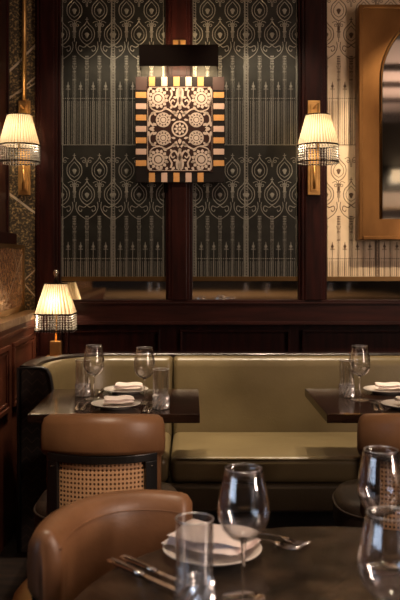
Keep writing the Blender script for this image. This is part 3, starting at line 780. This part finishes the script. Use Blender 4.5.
# ------------------------------------------------------------------ tableware
def make_wine():
    t = thing('wine_glass', 'x', 'wine glass', group='stemmed wine glasses')
    m = MB(); m.lathe([(.004, .100), (.014, .1015), (.026, .108), (.037, .121), (.0435, .138), (.0450, .148), (.0440, .162), (.0395, .19), (.0345, .213), (.0320, .225), (.0312, .2252), (.0338, .213), (.0386, .19), (.0430, .162), (.044, .148), (.0425, .138), (.036, .1225), (.025, .1105), (.014, .104), (0, .103)], n=40)
    m.build('bowl', thin, t)
    m = MB(); m.tube([(.0316 * cos(a), .0316 * sin(a), .2252) for a in [2 * pi * k / 40 for k in range(41)]], .0006, 6, caps=False); m.build('rim', rimglass, t)
    m = MB(); m.lathe([(.0035, .0), (.0035, .012), (.0032, .05), (.0038, .085), (.0065, .0995), (0, .1005)], (0, 0, .004), 14); m.build('stem', crystal, t)
    m = MB(); m.lathe([(0, 0), (.038, 0), (.0385, .0012), (.037, .0022), (.02, .0035), (.006, .006), (0, .0065)], n=40); m.build('foot', thin, t)
    return t
WG = Placer(make_wine())
def make_tumbler():
    t = thing('crystal_tumbler', 'x', 'tumbler', group='tall cut crystal tumblers')
    h = .155; r = .0315; n = 48
    fl = lambda a, i, z: 1 + (.018 if i % 4 < 2 else -.018) * (1 if z < h - .02 else 0)
    m = MB(); m.lathe([(.0300, .052), (.0305, .08), (.0312, .12), (.0318, h - .012), (.0322, h - .001), (.0315, h), (.0305, h - .002), (.0300, .12), (.029, .08), (.0285, .052)], n=n, rf=fl, smooth=False); m.build('body', fluted, t)
    m = MB(); m.tube([(.0316 * cos(a), .0316 * sin(a), h) for a in [2 * pi * k / 40 for k in range(41)]], .0011, 6, caps=False); m.build('rim', rimglass, t)
    # diamond-cut base
    m = MB(); rows = 8; N = 22; vs = []
    for j in range(rows + 1):
        z = .002 + .052 * j / rows; rr = .0305 + .0015 * sin(pi * j / rows)
        for i in range(N):
            a = 2 * pi * (i + .5 * (j % 2)) / N; q = rr + (.0030 if (i + j // 2) % 2 else -.0026); vs.append((q * cos(a), q * sin(a), z))
    fs = []
    for j in range(rows):
        for i in range(N):
            a, b = j * N + i, j * N + (i + 1) % N; c, d = a + N, (j + 1) * N + (i + 1) % N
            fs += ([(a, b, c), (b, d, c)] if j % 2 == 0 else [(a, b, d), (a, d, c)])
    m.add(vs, fs)
    m.add([v for v in vs[:N]], [tuple(reversed(range(N)))])
    top = vs[-N:]; inn = [(x * .6, y * .6, .018) for x, y, z in top]; m.add(top + inn, [(i, (i + 1) % N, N + (i + 1) % N, N + i) for i in range(N)] + [tuple(range(N, 2 * N))])
    o = m.build('cut_base', cutglass, t)
    return t
TB = Placer(make_tumbler())
def make_plate():
    m = MB(); m.lathe([(0, .003), (.055, .003), (.056, 0), (.060, 0), (.064, .006), (.094, .0145), (.0975, .0165), (.0985, .0185), (.097, .0190), (.092, .0180), (.066, .0100), (.058, .0075), (0, .0070)], n=56)
    o = m.build('side_plate', china); return tag(o, 'x', 'plate', 'round white plates')
PLT = Placer(make_plate())
def make_napkin():
    """linen folded into a loose rectangle: stacked layers with a soft fold on one side"""
    t = thing('napkin', 'x', 'napkin', group='folded linen napkins')
    m = MB(); nx, ny = 16, 12
    def layer(x0, x1, y0, y1, zb, th, ph, nm, rot=0):
        m = MB(); top = []; bot = []
        for j in range(ny + 1):
            for i in range(nx + 1):
                u, v = i / nx, j / ny; x = x0 + (x1 - x0) * u; y = y0 + (y1 - y0) * v
                x, y = x * cos(rot) - y * sin(rot), x * sin(rot) + y * cos(rot)
                e = min(u, 1 - u, v, 1 - v); ed = min(1, e / .10)
                w = .0016 * sin(9 * u + ph) + .0014 * sin(7 * v + 2 * ph) + .003 * max(0, .5 - v) * u
                top.append((x, y, zb + w + th * (.45 + .55 * sqrt(ed)))); bot.append((x, y, zb + w + th * .45 * (1 - sqrt(ed))))
        M = nx + 1; fs = []
        for j in range(ny):
            for i in range(nx):
                a = j * M + i; fs.append((a, a + 1, a + M + 1, a + M)); b = a + len(top); fs.append((b, b + M, b + M + 1, b + 1))
        rim = [i for i in range(M)] + [j * M + nx for j in range(1, ny + 1)] + [ny * M + i for i in range(nx - 1, -1, -1)] + [j * M for j in range(ny - 1, 0, -1)]
        T = len(top)
        for k in range(len(rim)): a, b = rim[k], rim[(k + 1) % len(rim)]; fs.append((a, T + a, T + b, b))
        m.add(top + bot, fs, smooth=True); return m.build(nm, linen, t)
    layer(-.062, .060, -.046, .044, .0, .010, 0, 'lower_fold'); layer(-.056, .062, -.042, .045, .0105, .009, 1.3, 'upper_fold', R(5))
    return t
NAP = Placer(make_napkin())
def make_fork(L=.19):
    t = thing('fork', 'x', 'fork', group='polished forks')
    m = MB()   # handle along -y, tips at +y = L/2
    def strip(pts):     # (y, halfwidth, z, thick)
        rg = [[(-w, y, z), (-w * .6, y, z + th), (w * .6, y, z + th), (w, y, z), (w * .6, y, z - th * .6), (-w * .6, y, z - th * .6)] for y, w, z, th in pts]
        m.loft(rg)
    s0 = -L / 2
    strip([(s0, .004, .003, .0012), (s0 + .006, .0085, .003, .0016), (s0 + .03, .0095, .004, .0018), (s0 + .07, .005, .007, .0018), (s0 + .10, .0032, .009, .0018), (s0 + .125, .0040, .010, .0016), (s0 + .137, .0095, .008, .0012), (s0 + .148, .0120, .005, .0010)])
    m.build('handle', steel, t)
    for k in range(4):
        x = -.0098 + .00653 * k; m = MB()
        m.tube([(x, s0 + .146, .005), (x, s0 + .160, .0035), (x, s0 + .175, .004), (x, L / 2, .0075)], [.0019, .0017, .0016, .0008], 6); m.build('tine', steel, t)
    return t
FK = Placer(make_fork())
def make_knife(L=.225):
    t = thing('table_knife', 'x', 'knife', group='polished table knives')
    m = MB(); s0 = -L / 2
    rg = [[(-w, y, .004), (-w * .7, y, .004 + th), (w * .7, y, .004 + th), (w, y, .004), (w * .7, y, .004 - th * .8), (-w * .7, y, .004 - th * .8)] for y, w, th in ((s0, .004, .002), (s0 + .004, .0085, .0038), (s0 + .03, .009, .0042), (s0 + .08, .0072, .0038), (s0 + .105, .0052, .0032))]
    m.loft(rg); m.build('handle', steel, t)
    m = MB(); P = [(-.0045, s0 + .104), (.0045, s0 + .104), (.0085, s0 + .125), (.009, L / 2 - .03), (.006, L / 2 - .01), (0, L / 2), (-.003, L / 2 - .004), (-.0045, L / 2 - .02)]
    m.prism(P, .0035, .0050, axis=2); m.build('blade', steel, t, bevel=.0004)
    return t
KN = Placer(make_knife())
T = TZ + .0005
# left rectangular table
WG('wine glass at the back left of the left rectangular table', (PX(94, 3.48), 3.48, T))
WG('wine glass right of the plates on the left rectangular table', (PX(144.5, 3.39), 3.39, T))
TB('cut crystal tumbler left of the plates on the left rectangular table', (PX(82.8, 3.56), 3.56, T))
TB('cut crystal tumbler nearest the right end of the left rectangular table', (PX(161, 3.26), 3.26, T), R(4))
PLT('white plate at the front of the left rectangular table', (-.300, 3.29, T))
PLT('white plate at the banquette side of the left rectangular table', (PX(126, 3.65), 3.65, T))
NP = T + .0195
NAP('folded pinkish white napkin on the front plate of the left rectangular table', (-.290, 3.295, NP), R(6))
NAP('folded napkin on the banquette side plate of the left rectangular table', (PX(128, 3.65), 3.655, NP), R(-5))
FK('fork left of the front plate, outermost on the left rectangular table', (-.452, 3.31, T), R(3))
FK('fork close beside the front plate on the left rectangular table', (-.422, 3.31, T), R(-2))
KN('knife right of the front plate, near the wine glass on the left table', (-.178, 3.29, T), R(-2))
KN('knife between front plate and right tumbler on the left table', (-.158, 3.27, T), R(-4))
KN('knife left of the banquette side plate on the left rectangular table', (-.405, 3.62, T), R(178))
FK('fork right of the banquette side plate on the left rectangular table', (-.150, 3.60, T), R(182))
# right rectangular table
WG('wine glass on the right rectangular table, left of the plates', (PX(359.7, 3.46), 3.46, T))
TB('cut crystal tumbler at the left corner of the right rectangular table', (PX(346.7, 3.54), 3.54, T), R(2))
PLT('white plate at the banquette side of the right rectangular table', (.850, 3.65, T))
PLT('white plate at the front of the right rectangular table', (.845, 3.28, T))
NAP('folded napkin on the banquette side plate of the right rectangular table', (.865, 3.655, NP), R(-3))
NAP('folded napkin on the front plate of the right table, cut by the photo edge', (.868, 3.285, NP), R(5))
FK('outer fork left of the front plate on the right rectangular table', (.722, 3.30, T), R(-8))
FK('inner fork left of the front plate on the right rectangular table', (.744, 3.31, T), R(-6))
# round table
WG('large wine glass in front of the plate on the round table', (PX(243.5, 1.445), 1.445, T))
WG('wine glass at the right edge standing behind another on the round table', (PX(381, 1.585), 1.585, T))
WG('nearest wine glass on the round table, out of focus at bottom right corner', (PX(389, 1.19), 1.19, T))
TB('large cut crystal tumbler in the foreground on the round table', (PX(194.5, 1.39), 1.39, T), R(3))
PLT('white plate under a napkin on the round table', (.040, 1.648, T))
NAP('folded pinkish white napkin on the plate of the round table', (.040, 1.652, NP), R(-30)).scale = (1.35, 1.25, 1.5)
fdir = math.atan2(-.69, -.72)
KN('outer knife with blurred bright handle on the round table, nearest camera', (-.085, 1.535, T), R(-137))
KN('inner knife beside the plate on the round table', (-.062, 1.553, T), R(-137))
FK('fork right of the plate on the round table, furthest back', (.160, 1.752, T), R(-124))
FK('fork right of the plate on the round table, nearer the wine glass', (.138, 1.722, T), R(-120))

# ------------------------------------------------------------------ what the mirrors see behind the camera
lt = thing('communal_table', 'long light oak table seen only mirrored in the band below the wall panels', 'table', (.6, -4.4, 0))
m = MB(); m.box(-3.2, 2.8, -1.1, 1.1, TZ - .05, TZ); m.build('tabletop', oak, lt, bevel=.004)
for sx in (-1, 1):
    m = MB(); m.box(sx * 1.8 - .08, sx * 1.8 + .08, -.5, .5, 0, TZ - .0505); m.build('trestle', black, lt)
for px_, D in ((246, 14.5), (267, 14.4), (330, 14.6), (349, 14.6), (150, 14.8), (158, 14.4)):
    TB('crystal tumbler on the light oak table, seen mirrored below the wall panels', (PX(px_, D), -(D - 2 * W), T), 0, 'tumblers seen mirrored below the wall panels')
nb_ = thing('display_niche', 'pale lit display niche reflected low in the brass arched mirror', 'display niche', (4.6, YB, 0))
m = MB(); m.box(-1.1, 1.1, .001, .03, 1.95, 2.62); m.build('back_panel', plaster, nb_)
m = MB(); m.box(-1.1, 1.1, .031, .25, 2.28, 2.31); m.build('shelf', oak, nb_)
m = MB(); m.box(-1.16, 1.16, .001, .27, 1.88, 1.949); m.build('sill', black, nb_)
# rear wall lamp seen in the arched mirror
D = 9.2 - YB - .02
m = MB(); x_ = PX(397, D); z_ = PZ(176, D); 
rl = thing('wall_lantern', 'small pale framed wall light reflected in the brass arched mirror', 'wall lamp', (x_, YB, z_))
m.box(-.14, .14, .0, .06, -.16, .16); m.build('frame', black, rl); m = MB(); m.box(-.10, .10, .061, .07, -.12, .12); m.build('glass', emit('lantern_glow', (1, .72, .45), 1.2), rl)

# ------------------------------------------------------------------ lights
def spot(name, loc, tgt, e, size=R(50), col=(1, .80, .58), r=.04, blend=.5):
    l = bpy.data.lights.new(name, 'SPOT'); l.energy = e; l.spot_size = size; l.spot_blend = blend; l.color = col; l.shadow_soft_size = r
    o = bpy.data.objects.new(name, l); COL.objects.link(o); o.location = loc
    o.rotation_euler = (Vector(tgt) - Vector(loc)).to_track_quat('-Z', 'Y').to_euler(); return o
def area(name, loc, tgt, e, sx, sy, col=(1, .8, .58)):
    l = bpy.data.lights.new(name, 'AREA'); l.shape = 'RECTANGLE'; l.size = sx; l.size_y = sy; l.energy = e; l.color = col
    o = bpy.data.objects.new(name, l); COL.objects.link(o); o.location = loc
    o.rotation_euler = (Vector(tgt) - Vector(loc)).to_track_quat('-Z', 'Y').to_euler(); return o
spot('downlight', (-.25, 3.86, 3.1), (-.25, 3.62, .7), 125, R(42))
spot('downlight', (.95, 3.86, 3.1), (.9, 3.62, .7), 125, R(42))
spot('downlight', (.55, 3.95, 3.1), (.55, 4.12, .7), 150, R(40))
spot('downlight', (-.35, 3.9, 3.1), (-.4, 4.1, .7), 110, R(34))
spot('downlight', (.15, 1.9, 3.1), (.15, 1.65, .75), 100, R(34))
spot('downlight', (-.15, 1.3, 3.1), (-.28, 2.6, .85), 130, R(22))
spot('downlight', (.85, 1.3, 3.1), (.8, 2.6, .85), 110, R(22))
spot('downlight', (1.35, 3.4, 3.15), (1.35, 4.7, 1.8), 180, R(44), (1, .76, .52))  # this and the next two: wall wash added to brighten the panels
spot('downlight', (-.45, 3.4, 3.15), (-.4, 4.7, 1.8), 40, R(44), (1, .80, .58))
spot('downlight', (.45, 3.4, 3.15), (.42, 4.7, 1.8), 40, R(44), (1, .80, .58))
area('picture_lamp', ((X0 + X1) / 2, dL + .05, Z0 + .045), ((X0 + X1) / 2, dL + .17, Z0 - .35), 3.0, .38, .03, (1, .76, .50))
area('picture_lamp_up', ((X0 + X1) / 2, dL + .085, Z1 - .02), ((X0 + X1) / 2, dL + .22, Z1 + .12), 1.2, .34, .02, (1, .72, .42))
for p in ((-.6, -2.4), (1.8, -2.4), (.6, -4.4)): spot('downlight', (p[0], p[1], 3.05), (p[0], p[1], 0), 170 if p[1] < -4 else 30, R(110), (1, .78, .55), .08)  # fill added behind the camera, standing for unseen room lamps
area('ceiling_fill', (3.3, .3, 2.7), (1.8, .3, 3.25), 150, .2, 3.5, (1, .74, .60))  # added fill aimed at the ceiling
spot('niche_light', (4.2, YB + 1.2, 3.0), (4.4, YB, 2.2), 60, R(90))
# added glowing pane and bars on the far left wall for cool glass highlights
m = MB(); m.box(-4.1995, -4.19, -3.2, .4, .9, 2.7); o = m.build('cool_fill_pane_1', emit('cool_fill_glow', (.62, .76, 1), 3.0)); o['kind'] = 'structure'
m = MB()
for y in (-3.24, -2.0, -.8, .40): m.box(-4.1995, -4.15, y, y + .04, .86, 2.74)
for z in (.86, 1.9, 2.70): m.box(-4.1995, -4.152, -3.2, .4, z, z + .04)
struct(m, 'trim_14', rearm)
wld = bpy.data.worlds.new('world'); S.world = wld; wld.use_nodes = True
wld.node_tree.nodes['Background'].inputs[0].default_value = (.5, .35, .25, 1); wld.node_tree.nodes['Background'].inputs[1].default_value = .02

# ------------------------------------------------------------------ camera
cam = bpy.data.cameras.new('camera'); co = bpy.data.objects.new('camera', cam); COL.objects.link(co)
co.location = (0, 0, CH); co.rotation_euler = (pi / 2, 0, 0)
cam.lens = 50; cam.sensor_width = 36; cam.sensor_fit = 'AUTO'
cam.shift_x = 8 / 600; cam.shift_y = -42 / 600
cam.dof.use_dof = True; cam.dof.focus_distance = 3.6; cam.dof.aperture_fstop = 6.5
cam.clip_start = .02
S.camera = co
S.view_settings.view_transform = 'Standard'; S.view_settings.look = 'None'; S.view_settings.gamma = 1
S.view_settings.exposure = .18; S.view_settings.use_curve_mapping = False
S.cycles.use_denoising = True
S.cycles.max_bounces = 10; S.cycles.transparent_max_bounces = 16; S.cycles.transmission_bounces = 8; S.cycles.glossy_bounces = 5
S.cycles.sample_clamp_indirect = 6; S.cycles.caustics_reflective = False; S.cycles.caustics_refractive = False
